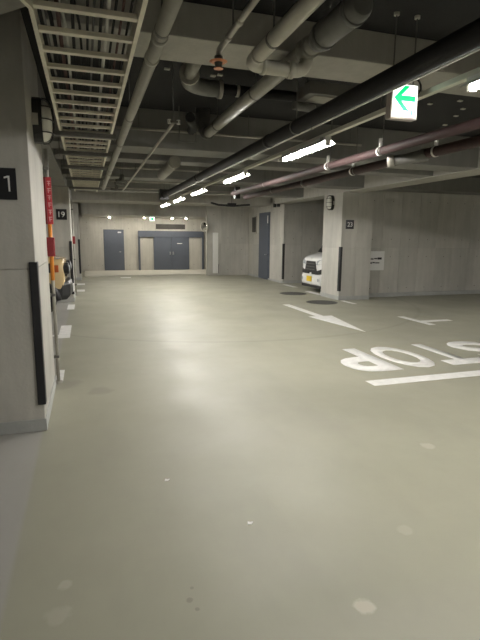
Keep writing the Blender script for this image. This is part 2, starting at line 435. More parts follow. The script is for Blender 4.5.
# narrow white panel on the end wall
wp = thing('narrow_panel', 'narrow tall white panel on the end wall', 'panel', (5.42, 20.79, .1))
box(5.32, 5.56, 20.735, 20.788, .1, 1.88).build('board', M_white, wp, bevel=.004)
box(5.56, 5.58, 20.735, 20.788, .1, .5).build('edge_shadow', M_rubber, wp)  # black strip standing in for the shadow at the panel's lower right edge

# right aisle wall: door, notice panel, two black beacons
d3 = struct(box(6.965, 6.988, 18.12, 19.36, 0, 2.69).build('door_3', M_door), 'tall slate blue steel door in the aisle wall')
box(6.945, 6.965, 18.2, 19.28, .01, 2.62).build('leaf', M_door, d3)
tube([(6.95, 18.35, 1.0), (6.9, 18.35, 1.0), (6.9, 18.48, 1.0)], .014, 8).build('handle', M_chrome, d3, smooth=True)
box(6.925, 6.945, 18.24, 18.29, 2.25, 2.55).build('door_closer', M_white, d3)
nb = thing('bulletin_board', 'dark grey framed panel beside the tall slate door', 'panel', (6.98, 19.95, 1.85))
box(6.95, 6.988, 19.66, 20.26, 1.85, 2.6).build('frame', M_galv, nb)
box(6.943, 6.95, 19.72, 20.20, 1.91, 2.54).build('face', M_louv, nb)
for k, y in enumerate((17.57, 17.18)):
    b_ = thing('beacon', 'small black beacon with domed end high on the aisle wall', 'beacon', (6.98, y, 2.83), 'black beacons above the tall slate door')
    box(6.90, 6.988, y - .06, y + .06, 2.83, 2.97).build('housing', M_plastic, b_, bevel=.01)
    tube([(6.94, y, 2.97), (6.94, y, 3.08)], [.045, .03], 10).build('lens', M_plastic, b_, smooth=True)

# ================================================================== PILLARS
def pillar(label, x0, x1, y0, y1, face, zt=SOF, faces=('front', 'side'), split=1.42):
    t = thing('pillar', label, 'pillar', ((x0 + x1) / 2, (y0 + y1) / 2, 0))
    box(x0 + .012, x1 - .012, y0 + .012, y1, 0, zt).build('core', M_con, t)
    sx = x1 - .012 if face > 0 else x0 + .012
    n = Vector((face, 0, 0))
    panels(t, (x0, y0 + .012, .0), (1, 0, 0), (0, -1, 0), x1 - x0, (.0, split, zt), .5, holes=False, gap=.0025)
    panels(t, (sx, y0, .0), (0, 1, 0), n, y1 - y0, (.0, split, zt), 1.5, holes=False, gap=.0025)
    sk = MB().box(x0 - .012, x1 + .012, y0 - .012, y1 + .005, 0, .11)
    sk.build('skirting', M_skirt, t, bevel=.004)
    return t
p1 = pillar('near concrete pillar carrying a large number plate ending in 1', -1.35, XL, 4.35, 5.75, 1, zt=SLAB)
p19 = pillar('concrete pillar carrying the number plate 19', -1.30, -.36, 13.1, 14.4, 1)
p3 = pillar('far concrete pillar beside the back walkway', -1.2, -.24, 19.6, 20.8, 1)
p23 = pillar('concrete pillar carrying the number plate 23', XR, 7.53, 11.72, 12.8, -1)

def guard(label, x, y, sx, z0=.24, z1=1.48):
    """L-shaped rubber corner guard; sx +1 when the aisle side faces +x"""
    t = thing('corner_guard', label, 'corner guard', (x, y, z0))
    a, c = .085, .016
    m = MB()
    if sx > 0: pts = [(x + c, y - c), (x + c, y + a), (x + .001, y + a), (x + .001, y - .001), (x - .05, y - .001), (x - .05, y - c)]
    else: pts = [(x - c, y - c), (x - c, y + a), (x - .001, y + a), (x - .001, y - .001), (x + .05, y - .001), (x + .05, y - c)]
    m.prism(pts, z0, z1); m.build('rubber_strip', M_rubber, t, bevel=.006)
    return t
guard('black rubber corner guard on the near pillar', XL, 4.35, 1)
guard('black rubber corner guard on the pillar behind the tan car', -.36, 13.1, 1, .2, 1.56)
guard('black rubber corner guard on the far pillar beside the walkway', -.24, 19.6, 1, .25, 1.56)
guard('black rubber corner guard on the pillar hiding the white car', XR, 11.72, -1, .25, 1.46)
guard('black rubber corner guard at the end of the aisle wall', 6.985, 16.7, -1, .15, 1.47)

# number plates
def plate(label, s, x0, x1, y, z0, z1, tx0, tx1, tz0, tz1, bold):
    t = thing('number_plate', label, 'sign', ((x0 + x1) / 2, y, z0))
    box(x0, x1, y - .012, y, z0, z1).build('board', M_sign_b, t)
    text_object(s, 'digits', M_sign_w, t, (tx0, y - .0125, tz0), tx1 - tx0, tz1 - tz0, (1, 0, 0), (0, 0, 1), .002, bold)
plate('black square plate with white digits 19', '19', -.68, -.43, 13.1, 2.09, 2.35, -.63, -.48, 2.15, 2.29, .01)
plate('small black plate reading 23 below the oval lamp', '23', 6.70, 6.94, 11.72, 1.94, 2.18, 6.745, 6.895, 2.0, 2.12, .01)
t = thing('number_plate', 'large black plate with white digits on the near pillar', 'sign', (-.63, 4.35, 1.98))
box(-.76, -.512, 4.337, 4.35, 1.98, 2.225).build('board', M_sign_b, t)
m = MB(); q = [(-.572, 2.043), (-.560, 2.043), (-.560, 2.165), (-.575, 2.165), (-.603, 2.155), (-.601, 2.143), (-.574, 2.150)]
m.v = [(a, 4.3345, b) for a, b in q] + [(a, 4.337, b) for a, b in q]
m.f = [(0, 1, 2, 6), (2, 3, 6), (3, 4, 5, 6)] + [(i, (i + 1) % 7, 7 + (i + 1) % 7, 7 + i) for i in range(7)]
m.build('digit', M_sign_w, t)

# notice board on the right wall
t = thing('notice_board', 'white lettered board on the panel wall beside the pillar', 'sign', (7.95, 12.18, .8))
box(7.64, 8.26, 12.15, 12.187, .78, 1.33).build('board', M_sign_w, t, bevel=.004)
for (a, b_, z, hh) in ((7.76, 7.9, 1.09, .035), (7.92, 8.02, 1.10, .035), (8.03, 8.17, 1.09, .06), (7.78, 7.86, .97, .045), (7.87, 7.95, .985, .035), (7.96, 8.1, .98, .03)):
    box(a, b_, 12.148, 12.15, z, z + hh).build('lettering', M_plastic, t)

# caged bulkhead lamps (unlit)
def bulkhead(label, x, y, z, face):
    t = thing('bulkhead_lamp', label, 'lamp', (x, y, z), None)
    hz, hy = .20, .13
    def ov(s=1.0, n=20): # rounded-rectangle outline in y,z
        r = []
        for k in range(n):
            a = 2 * math.pi * k / n; c, s_ = math.cos(a), math.sin(a)
            r.append((hy * s * math.copysign(abs(c) ** .8, c), hz * s * math.copysign(abs(s_) ** .8, s_)))
        return r
    m = MB(); m.loft([[(x + face * d, y + a, z + b) for a, b in ov(s)] for d, s in ((0.001, 1), (.07, 1), (.08, .96))])
    m.build('base', M_plastic, t)
    m = MB(); m.loft([[(x + face * d, y + a, z + b) for a, b in ov(s)] for d, s in ((.075, .9), (.10, .88), (.13, .78), (.15, .58), (.158, .3))])
    m.build('dome', M_dome, t, smooth=True)
    for zz in (-.11, 0, .11):
        f = math.sqrt(max(.05, 1 - (zz / hz) ** 2))
        pts = [(x + face * (.075 + .095 * math.sin(a) ** .7), y + math.cos(a) * hy * f * 1.0, z + zz) for a in [math.pi * k / 12 for k in range(13)]]
        tube(pts, .006, 6).build('cage_bar', M_plastic, t)
    pts = [(x + face * (.075 + .098 * math.sin(a) ** .6), y, z + math.cos(a) * hz * 1.0) for a in [math.pi * k / 14 for k in range(15)]]
    tube(pts, .006, 6).build('cage_bar', M_plastic, t)
    box(x + face * .02 - .022, x + face * .02 + .03, y - hy - .004, y - hy + .02, z - .06, z + .04).build('maker_label', M_galv, t)
    return t
bulkhead('caged milk-glass bulkhead lamp high on the near pillar', XL, 4.98, 2.73, 1)
bulkhead('caged oval bulkhead lamp on the pillar numbered 23', XR, 12.3, 2.66, -1)

# riser conduit with tape, red box and red sign beside the near pillar, and their twin beside pillar 19
def foam_station(X, Y, where, full=True):
    t = thing('conduit', ('thin grey riser conduit with orange tape %s' if full else 'thin plain grey riser conduit %s') % where, 'conduit', (X, Y, 0))
    tube([(X, Y, 0), (X, Y, 2.62)], .019, 10).build('pipe', M_galv, t, smooth=True)
    if full: tube([(X, Y, 1.2), (X, Y, 1.84)], .0215, 10).build('orange_tape', M_orange, t, smooth=True)
    for z in (.3, 1.02, 2.4): box(X - .05, X + .022, Y - .022, Y + .024, z, z + .03).build('clamp', M_dsteel, t)
    tube([(X, Y, 0), (X, Y, .02)], .045, 10).build('foot', M_galv, t)
    t = thing('call_box', 'dark red steel box clamped to the riser %s' % where, 'call box', (X, Y - .06, 1.47))
    box(X - .05, X + .045, Y - .075, Y - .022, 1.47, 1.68).build('body', M_redd, t, bevel=.006)
    box(X - .038, X + .033, Y - .08, Y - .075, 1.5, 1.65).build('cover', M_redd, t, bevel=.003)
    if not full: return
    t = thing('red_sign', 'tall narrow red sign with pale lettering %s' % where, 'sign', (X, Y - .04, 1.82))
    box(X - .014, X + .042, Y - .05, Y - .035, 1.82, 2.32).build('board', M_red, t)
    box(X - .036, X - .018, Y - .05, Y - .02, 1.82, 2.32).build('edge', M_redd, t)
    for k in range(6):
        z = 1.85 + k * .076
        m = MB()
        m.box(X - .002, X + .034, Y - .052, Y - .05, z + .042, z + .05)
        m.box(X + .002, X + .032, Y - .052, Y - .05, z + .02, z + .027)
        m.box(X + (.012 if k % 2 else .004), X + (.02 if k % 2 else .012), Y - .052, Y - .05, z, z + .042)
        m.build('lettering', M_pink, t)
foam_station(XL + .035, 5.80, 'beside the near pillar')
foam_station(-.33, 14.46, 'beside the pillar numbered 19', False)

# ================================================================== FLOOR MARKINGS
def marking(name, label, polys, group=None, cat='road marking'):
    cx = sum(p[0] for p in polys[0]) / len(polys[0]); cy = sum(p[1] for p in polys[0]) / len(polys[0])
    if len(polys) == 1:
        m = MB().prism(polys[0], .0002, .003); return tag(m.build(name, M_mark), label, cat, group)
    t = thing(name, label, cat, (cx, cy, 0), group)
    for k, p in enumerate(polys): MB().prism(p, .0002, .003).build('stroke', M_mark, t)
    return t
R = lambda x0, x1, y0, y1: [(x0, y0), (x1, y0), (x1, y1), (x0, y1)]
marking('stop_line', 'long white stop line in front of the painted word', [R(3.14, 6.5, 4.66, 4.86)])
marking('direction_arrow', 'white painted arrow with long pointed head', [[(4.92, 11.3), (4.74, 11.3), (4.74, 9.40), (4.56, 9.40), (4.83, 7.55), (5.12, 9.40), (4.92, 9.40)]])
t = thing('painted_word', 'white painted word STOP on the floor', 'road marking', (4.8, 5.7, 0))
for s, x0, x1 in (('S', 5.48, 6.14), ('T', 4.72, 5.38), ('O', 4.00, 4.64), ('P', 3.26, 3.92)):
    text_object(s, 'letter', M_mark, t, (x1, 6.42, .0002), x1 - x0, 1.24, (-1, 0, 0), (0, -1, 0), .003, .032)
marking('bay_mark', 'white T-shaped bay mark between arrow and painted word', [R(6.47, 6.62, 7.85, 8.9), R(6.62, 7.3, 8.15, 8.32)])
marking('bay_mark', 'white bay line in front of the pillar numbered 23', [R(6.57, 6.70, 10.95, 11.62)])
marking('bay_mark', 'white bay line in front of the white car', [R(6.60, 6.80, 12.95, 13.95)])
marking('bay_mark', 'white bay line at the end of the aisle wall', [R(6.76, 6.94, 15.2, 16.2)])
marking('bay_mark', 'white bay line just past the near pillar', [R(-.42, -.33, 5.86, 6.35)])
marking('bay_mark', 'white T-shaped bay mark in the tan car row', [R(-.52, -.33, 8.42, 9.62), R(-.9, -.52, 8.6, 8.72)])
marking('bay_mark', 'white bay line in front of the tan car', [R(-.49, -.33, 11.74, 12.6)])
marking('bay_mark', 'short white mark before the walkway', [R(1.30, 1.72, 20.2, 20.6)])
for k, (yy, lab) in enumerate(((15.5, 'short white dash just past the pillar numbered 19'), (17.6, 'short white dash towards the far pillar'))):
    marking('bay_mark', lab, [R(-.36, -.1, yy, yy + .6)])

def manhole(label, x, y, r=.42):
    t = thing('manhole_cover', label, 'manhole', (x, y, 0))
    n = 28
    MB().prism([(x + r * math.cos(2 * math.pi * k / n), y + r * math.sin(2 * math.pi * k / n)) for k in range(n)], .0002, .005).build('ring', M_dsteel, t)
    r2 = r * .93
    MB().prism([(x + r2 * math.cos(2 * math.pi * k / n), y + r2 * math.sin(2 * math.pi * k / n)) for k in range(n)], .005, .008).build('lid', M_iron, t)
manhole('round iron manhole cover beside the arrow tail', 5.93, 11.45)
manhole('round iron manhole cover in front of the white car', 6.0, 13.5)

# ================================================================== CABLE TRAY
TZ = 2.75
tx0, tx1 = -.20, .305
tr = thing('cable_tray', 'long galvanised ladder cable tray under the ceiling', 'cable tray', (.08, 6, TZ))
def rail(xa, pts):
    m = MB()
    # C-channel following pts (x, y)
    for (p, q) in zip(pts[:-1], pts[1:]):
        d = Vector((q[0] - p[0], q[1] - p[1])).normalized(); nn = Vector((-d.y, d.x)) * .011
        m.prism([(p[0] + nn.x, p[1] + nn.y), (q[0] + nn.x, q[1] + nn.y), (q[0] - nn.x, q[1] - nn.y), (p[0] - nn.x, p[1] - nn.y)], TZ, TZ + .10)
    return m
rail(0, [(-.34, 2.42), (-.26, 2.50), (tx0, 2.66), (tx0, 12.6)]).build('side_rail', M_rung, tr)
rail(0, [(tx1, 1.2), (tx1, 12.6)]).build('side_rail', M_rung, tr)
rg = None; yy = 1.5
while yy < 12.5:
    if rg is None:
        rg = box(tx0 + .011, tx1 - .011, yy - .02, yy + .02, TZ + .012, TZ + .036).build('rung', M_rung, tr); y_first = yy
    else:
        o = bpy.data.objects.new('rung', rg.data); COL.objects.link(o); o.parent = tr; o.location = (0, yy - y_first, 0)
    yy += .29
for k, y in enumerate((3.62, 7.4)):
    for x in (tx1,): box(x - .016, x + .016, y - .05, y + .05, TZ + .01, TZ + .09).build('splice_plate', M_galv, tr)
# trapeze hangers
for k, y in enumerate((5.48, 6.70, 8.0, 9.6, 11.4)):
    t = thing('trapeze_hanger', 'dark steel trapeze bar on two rods below the cable tray', 'hanger', (.1, y, TZ - .05), 'trapeze hangers of the cable tray')
    box(tx0 - .10, tx1 + .045, y - .03, y + .03, TZ - .045, TZ - .001).build('bar', M_dsteel, t)
    for x in (tx0 - .07, tx1 + .11 if y > 100 else tx1 + .028): tube([(x, y, TZ - .06), (x, y, SOF if x < 0 and False else SLAB)], .006, 6).build('rod', M_dsteel, t)
# cables
for k in range(13):
    x = tx0 + .05 + k * (.41 / 12) + random.uniform(-.002, .002)
    r = random.choice((.007, .009, .011)); ph = random.uniform(0, 6)
    pts = []
    bend = k in (1, 3, 5)
    for j in range(40):
        y = 1.6 + j * .275
        dx = .004 * math.sin(y * 1.1 + ph)
        if bend and y < 3.2: dx -= (3.2 - y) ** 2 * .13
        z = TZ + .042 + r + (.018 if k % 3 == 1 else 0) + .004 * math.sin(3 * y + ph)
        if bend and y < 3.2: z += (3.2 - y) * .12
        pts.append((x + dx, y, z))
    tag(tube(pts, r, 7).build('cable', CABLES[(0, 1, 3, 2, 1, 1, 1, 0, 1, 2, 1, 3, 1)[k]], smooth=True), '%s cable lying lengthwise in the ladder tray' % ('grey', 'black', 'brown', 'white', 'black', 'black', 'black', 'grey', 'black', 'white', 'black', 'brown', 'black')[k], 'cable', 'cables in the ladder tray')

# ================================================================== PIPES
def pipe(name, label, pts, r, m, couplings=(), rods=(), group=None, n=16, cm=None, cr=1.18, cl=.07, cat='pipe', root=None):
    t = root or thing(name, label, cat, pts[0], group)
    tube(pts, r, n).build('run', m, t, smooth=True)
    pv = [Vector(p) for p in pts]
    def at(y):   # point on the first segment spanning y
        for a, b in zip(pv[:-1], pv[1:]):
            if min(a.y, b.y) <= y <= max(a.y, b.y) and abs(a.y - b.y) > 1e-6:
                return a.lerp(b, (y - a.y) / (b.y - a.y))
        return pv[0]
    for y in couplings:
        c = at(y); tube([c - Vector((0, cl / 2, 0)), c + Vector((0, cl / 2, 0))], r * cr, n).build('coupling', cm or m, t, smooth=True)
    for y in rods:
        c = at(y)
        tube([c - Vector((0, .012, 0)), c + Vector((0, .012, 0))], r * 1.07, n).build('hanger_ring', M_dsteel, t)
        tube([c + Vector((0, 0, r)), Vector((c.x, c.y, SLAB))], .006, 6).build('hanger_rod', M_dsteel, t)
    return t
def elbow(a, b, c, k=7):
    a, b, c = Vector(a), Vector(b), Vector(c)
    return [a * (1 - s) ** 2 + b * 2 * s * (1 - s) + c * s * s for s in [i / k for i in range(k + 1)]]

pipe('drain_pipe', 'long grey jointed pipe alongside the cable tray', [(.455, -2, 2.83), (.455, 12.4, 2.83)], .042, M_pipe, couplings=(3.0, 3.35, 6.4, 9.4), rods=(2.9, 5.0, 8.9), cr=1.14, cl=.05)
# pale pipe that turns across and up into the thick dark one
AX, AZ, AY = 1.195, 2.94, 3.585
pts = [(AX, -2, AZ), (AX, AY - .13, AZ)] + elbow((AX, AY - .12, AZ), (AX, AY, AZ), (AX + .12, AY, AZ)) + [(1.54, AY, AZ)] + elbow((1.55, AY, AZ), (1.65, AY, AZ), (1.65, AY, AZ + .10))
wpr = t = pipe('water_pipe', 'pale wrapped pipe turning across to join a long grey pipe with a dark valve', pts, .050, M_pipe_l, couplings=(3.38,), rods=(3.1, 1.6), cr=1.1, cl=.03)
tube([(AX + .09, AY, AZ), (AX + .12, AY, AZ)], .057, 16).build('coupling', M_pipe_l, t, smooth=True)
tube([(1.50, AY, AZ), (1.54, AY, AZ)], .062, 16).build('coupling', M_pipe_l, t, smooth=True)
# long grey pipe beyond, with the fat dark fitting at its near end
DX, DZ = 1.65, 3.095
t = pipe('water_pipe', '', [(DX, 2.85, DZ), (DX, 6.72, DZ)], .066, M_pipe, rods=(4.75, 6.2), root=wpr)
tube([(DX, 2.80, DZ), (DX, 2.84, DZ), (DX, 3.36, DZ), (DX, 3.42, DZ)], [.07, .088, .088, .07], 18).build('valve_body', M_pipe_d, t, smooth=True)
for y in (2.90, 3.30): tube([(DX, y - .02, DZ), (DX, y + .02, DZ)], .097, 18).build('flange', M_pipe_d, t, smooth=True)
for y in (3.36, 3.40):
    tube([(DX + .09, y - .03, DZ - .03), (DX + .09, y + .03, DZ - .03)], .014, 6).build('bolt', M_dsteel, t)
tube([(DX, 3.5, DZ), (DX, 3.62, DZ)], .08, 16).build('coupling', M_pipe, t, smooth=True)
m = MB().tube([(DX, 6.68, DZ)] + elbow((DX, 6.70, DZ), (DX, 6.85, DZ), (DX - .02, 6.86, DZ + .15)) + [(DX - .02, 6.86, SLAB)], .088, 14)
m.build('end_elbow', M_pipe_d, t, smooth=True)
# elbow fitting hanging from the slab behind the beam
q0, q1, q2 = Vector((.96, 4.45, 3.26)), Vector((1.10, 5.15, 3.22)), Vector((1.80, 5.40, 3.22))
t = thing('pipe_elbow', 'dark pipe bend with bolted clamps beyond the ceiling beam', 'pipe', tuple(q0))
tube([(1.0, 4.42, 3.25), (1.03, 4.95, 3.25)], .06, 14).build('inlet', M_pipe, t, smooth=True)
tube([Vector((1.03, 4.9, 3.25))] + elbow((1.03, 4.95, 3.25), (1.04, 5.2, 3.24), (1.27, 5.24, 3.24)) + [Vector((1.42, 5.24, 3.24))], .082, 14).build('bend', M_pipe_d, t, smooth=True)
tube([(1.42, 5.24, 3.24), (2.3, 5.24, 3.24)], .055, 14).build('outlet', M_black, t, smooth=True)
tube([(1.02, 4.88, 3.25), (1.03, 4.92, 3.25)], .1, 14).build('clamp', M_galv, t, smooth=True)
tube([(1.40, 5.24, 3.24), (1.44, 5.24, 3.24)], .095, 14).build('clamp', M_galv, t, smooth=True)
tube([(1.60, 5.24, 3.24), (1.63, 5.24, 3.24)], .062, 14).build('strap', M_cream, t, smooth=True)
tube([(1.03, 5.2, 3.3), (1.03, 5.2, SLAB)], .008, 6).build('hanger_rod', M_dsteel, t)
# small dark bends near the long grey pipe's end
t = thing('pipe_elbow', 'small black pipe bend in a square hanger beside the long grey pipe', 'pipe', (1.42, 6.55, 3.2))
tube([(1.30, 6.2, 3.16)] + elbow((1.34, 6.35, 3.16), (1.45, 6.6, 3.14), (1.45, 6.85, 3.14)), .06, 12).build('bend', M_black, t, smooth=True)
for x in (1.27, 1.50): tube([(x, 6.78, 2.98), (x, 6.78, SLAB)], .008, 6).build('hanger_rod', M_dsteel, t)
box(1.26, 1.51, 6.765, 6.795, 2.97, 2.985).build('hanger_bar', M_dsteel, t)
# stub further down
t = pipe('pipe_stub', 'short thick pale pipe behind the second cross beam', [(1.37, 7.66, 2.84), (1.37, 9.1, 2.80)], .085, M_pipe, couplings=(7.75,), cr=1.12)
# sprinkler branch with head
sp = thing('sprinkler_pipe', 'thin sprinkler pipe ending at the copper-plated head', 'pipe', (.95, 1.5, 3.0))
tube([(.955, -1, 3.0), (.955, 3.50, 3.0)] + elbow((.955, 3.51, 3.0), (.955, 3.56, 3.0), (.955, 3.56, 2.96)), .021, 10).build('run', M_galv, sp, smooth=True)
for y in (3.05, 3.3): tube([(.955, y - .025, 3.0), (.955, y + .025, 3.0)], .027, 10).build('coupling', M_galv, sp, smooth=True)
tube([(.955, 3.2, 3.02), (.955, 3.2, SLAB)], .006, 6).build('hanger_rod', M_dsteel, sp)
tube([(.955, 3.56, 2.965), (.955, 3.56, 2.93)], .03, 10).build('nipple', M_dsteel, sp)
hd = tube([(.955, 3.56, 2.93), (.955, 3.56, 2.922)], [.065, .05], 16).build('sprinkler_head', M_copper, sp)
tube([(.955, 3.56, 2.922), (.955, 3.56, 2.885)], [.03, .022], 10).build('body', M_dsteel, hd)
tube([(.955, 3.56, 2.885), (.955, 3.56, 2.881)], .034, 12).build('deflector', M_copper, hd)
# second sprinkler branch, long and thin
t = thing('sprinkler_pipe', 'thin sprinkler pipe running beside the grey jointed pipe', 'pipe', (.87, 5, 2.8))
tube([(.87, 4.95, 2.8), (.92, 12.5, 2.8)], .016, 8).build('run', M_galv, t, smooth=True)
for dx in (-.04, .05):
    tube([(.87 + dx, 4.95, 2.79), (.87 + dx, 4.95, 2.83)], .018, 8).build('head', M_white, t)
box(.82, .93, 4.935, 4.965, 2.80, 2.82).build('tee', M_dsteel, t)
for y in (5.0, 8.9): tube([(.88, y, 2.81), (.88, y, SLAB if y < 7 else SLAB)], .006, 6).build('hanger_rod', M_dsteel, t)
for k, (y, a) in enumerate(((9.7, .2), (10.2, .2), (11.55, .25))):
    t = thing('valve_cluster', 'small dark valve and branch fitting on the thin sprinkler pipe', 'valve', (.75, y, 2.78), 'branch fittings far down the sprinkler pipe')
    tube([(.60, y, 2.74), (.80, y + a, 2.74)], .028, 8).build('branch', M_dsteel, t, smooth=True)
    tube([(.72, y + a * .5, 2.74), (.72, y + a * .5, 2.86)], .035, 8).build('body', M_pipe_d, t, smooth=True)
    tube([(.72, y + a * .5, 2.86), (.72, y + a * .5, SLAB)], .006, 6).build('hanger_rod', M_dsteel, t)
# cross conduits
for k, (y, z, x0, x1, lab) in enumerate(((6.98, 3.14, .45, 4.2, 'thin pale conduit across the face of the cross beam'), (9.55, 2.96, .2, 3.2, 'thin pale conduit crossing half way down the aisle'), (11.9, 2.96, -.1, 3.6, 'thin grey conduit crossing near the tray end'), (13.6, 2.96, -.2, 4.2, 'thin grey conduit crossing past the tray end'))):
    t = thing('conduit', lab, 'conduit', (x0, y, z))
    tube([(x0, y, z), (x1, y, z)], .018, 8).build('run', M_galv, t, smooth=True)
    for x in (x0 + .3, (x0 + x1) / 2, x1 - .2): tube([(x, y, z), (x, y, SLAB)], .005, 6).build('hanger_rod', M_dsteel, t)
# black main
pipe('black_pipe', 'thick black pipe running the length of the aisle', [(2.03, -2, 2.775), (2.03, 13.0, 2.775)], .066, M_black, couplings=(5.35, 9.0), rods=(4.6, 8.9, 12.2), cr=1.1, cl=.09)
t = thing('conduit', 'thin bright conduit under the thick black pipe', 'conduit', (2.10, 3, 2.655))
tube([(2.108, -1, 2.732), (2.108, 12.8, 2.732)], .009, 8).build('run', M_white, t, smooth=True)
for y in (2.2, 4.4, 6.6, 8.8): box(2.099, 2.12, y - .01, y + .01, 2.72, 2.744).build('clip', M_galv, t)
# maroon pair
fm = [pipe('fire_main', 'upper maroon fire pipe with white straps', [(3.42, -2, 2.73), (3.42, 11.4, 2.73)], .050, M_maroon, rods=(3.1, 5.2, 6.5, 9.2)),
      pipe('fire_main', 'lower dark maroon fire pipe with a grey branch joint', [(3.90, -2, 2.695), (3.90, 11.9, 2.695)], .058, M_maroon, couplings=(5.05, 8.4), rods=(3.6, 6.6, 10.0), cm=M_dsteel)]
for t, x, y, z, r in ((fm[0], 3.42, 6.58, 2.73, .050), (fm[0], 3.42, 5.25, 2.73, .050), (fm[1], 3.90, 6.68, 2.695, .058), (fm[1], 3.90, 4.85, 2.695, .058)):
    sb = tube([(x, y - .014, z), (x, y + .014, z)], r * 1.1, 16).build('strap', M_white, t, smooth=True)
    box(x - .012, x + .012, y - .02, y + .02, z + r, z + r + .1).build('tab', M_white, sb)
bj = tube([(3.92, 5.0, 2.68), (3.76, 5.12, 2.65), (3.58, 5.28, 2.63)], [.07, .06, .055], 12).build('branch_joint', M_pipe_d, fm[1], smooth=True)
tube([(3.62, 5.24, 2.635), (3.56, 5.29, 2.63)], .068, 12).build('collar', M_galv, bj, smooth=True)
# dark brackets at the far end of the maroon pipes
t = thing('junction_box', 'black hanging box at the far end of the maroon pipes', 'box', (3.6, 11.6, 2.75))
box(3.50, 3.62, 11.45, 11.6, 2.62, 2.9).build('body', M_plastic, t)
tube([(3.56, 11.52, 2.9), (3.56, 11.52, SLAB)], .006, 6).build('hanger_rod', M_dsteel, t)
t = thing('cable_bracket', 'black sagging cable bracket before the end wall', 'bracket', (4.6, 16.5, 2.8))
tube([(4.1, 16.2, 2.83), (4.4, 16.4, 2.78), (5.0, 16.5, 2.77), (5.6, 16.6, 2.83)], .035, 8).build('arm', M_plastic, t)
box(4.75, 5.05, 16.42, 16.58, 2.74, 2.86).build('body', M_plastic, t)
tube([(4.9, 16.5, 2.86), (4.9, 16.5, SLAB)], .008, 6).build('hanger_rod', M_dsteel, t)
# black box at black pipe end
t = thing('junction_box', 'black box hung at the far end of the thick black pipe', 'box', (2.03, 13.1, 2.7))
box(1.9, 2.14, 13.0, 13.2, 2.66, 2.92).build('body', M_plastic, t)
tube([(2.03, 13.1, 2.92), (2.03, 13.1, SLAB)], .006, 6).build('hanger_rod', M_dsteel, t)
# flat duct unit right of the fat fitting
t = thing('duct_unit', 'flat pale duct box in a dark frame below the slab', 'duct', (2.4, 4.95, 3.1))
box(2.22, 2.95, 4.72, 5.05, 3.14, 3.26).build('casing', M_pipe_d, t, bevel=.006)
box(2.30, 2.87, 4.78, 5.0, 3.133, 3.14).build('bottom_plate', M_pipe, t)
tube([(2.16, 4.98, 3.08), (2.42, 5.03, 3.08)], .045, 10).build('fitting', M_pipe_d, t, smooth=True)
for x in (2.25, 2.92): tube([(x, 4.88, 3.26), (x, 4.88, SLAB)], .006, 6).build('hanger_rod', M_dsteel, t)

# ================================================================== LAMPS
LX, LZ = 2.72, 2.842
rw = thing('lamp_raceway', 'pale raceway channel carrying the row of tube lamps', 'raceway', (LX, 2, LZ))
box(LX - .028, LX + .028, -8, 18.3, LZ + .012, LZ + .055).build('channel', M_cream, rw, bevel=.004)
for y in (2.6, 4.2, 7.2, 9.9, 12.6, 15.3): tube([(LX, y, LZ + .055), (LX, y, SLAB)], .006, 6).build('hanger_rod', M_dsteel, rw)
def tube_lamp(y0, L_=1.32):
    t = thing('tube_lamp', 'lit white tube lamp hung under the long raceway', 'lamp', (LX, y0 + L_ / 2, LZ - .08), 'row of tube lamps under the raceway')
    box(LX - .04, LX + .04, y0, y0 + L_, LZ - .028, LZ + .011).build('housing', M_white, t, bevel=.006)
    rf = MB()
    for sgn in (-1, 1):
        rf.v += [(LX + sgn * a, y, z) for y in (y0, y0 + L_) for a, z in ((.038, LZ - .022), (.095, LZ - .062), (.095, LZ - .066), (.036, LZ - .026))]
    for b0 in (0, 8): rf.f += [(b0, b0 + 1, b0 + 5, b0 + 4), (b0 + 1, b0 + 2, b0 + 6, b0 + 5), (b0 + 2, b0 + 3, b0 + 7, b0 + 6), (b0 + 3, b0, b0 + 4, b0 + 7), (b0, b0 + 1, b0 + 2, b0 + 3), (b0 + 4, b0 + 5, b0 + 6, b0 + 7)]
    rf.build('reflector', M_white, t)
    tube([(LX, y0 + .03, LZ - .058), (LX, y0 + L_ - .03, LZ - .058)], .024, 12).build('tube', M_tube, t, smooth=True)
    for y in (y0 + .015, y0 + L_ - .015): box(LX - .03, LX + .03, y - .015, y + .015, LZ - .088, LZ - .028).build('end_cap', M_white, t)
    box(LX - .05, LX + .05, y0 + .06, y0 + .12, LZ - .03, LZ + .0115).build('clamp', M_galv, t)
    return t
first = tube_lamp(5.24)
for y in (1.74, 8.3, 11.45, 14.15, 16.85, -4.4, -7.2): dup(first, (LX, y + .66, LZ - .08))

for y in (1.5, 5.2):
    o = dup(first, (10.3, y + .66, LZ - .08), 'lit white tube lamp hung from rods over the right bays')
    o['group'] = 'tube lamps over the right bays'
    for dy in (-.4, .4): tube([(10.3, y + .66 + dy, LZ + .011), (10.3, y + .66 + dy, SLAB)], .006, 6).build('hanger_rod', M_dsteel, o)
# lamps in the lowered ceiling of the walkway
for k, (x, y) in enumerate(((1.05, 22.9), (2.6, 22.9), (3.9, 22.9), (4.5, 22.6))):
    t = thing('downlight', 'small round downlight in the lowered walkway ceiling', 'lamp', (x, y, 2.53), 'walkway downlights')
    tube([(x, y, 2.559), (x, y, 2.53)], [.085, .075], 16).build('rim', M_white, t)
    tube([(x, y, 2.531), (x, y, 2.515)], [.042, .035], 14).build('lens', M_spot, t)
t2 = thing('exit_sign', 'small lit green and white exit sign under the lowered ceiling', 'sign', (2.85, 22.0, 2.36))
box(2.74, 2.96, 21.97, 22.03, 2.36, 2.55).build('housing', M_white, t2)
box(2.752, 2.948, 21.965, 21.97, 2.372, 2.538).build('face', M_exit, t2)
box(2.80, 2.90, 21.962, 21.965, 2.40, 2.51).build('pictogram', M_exg, t2)

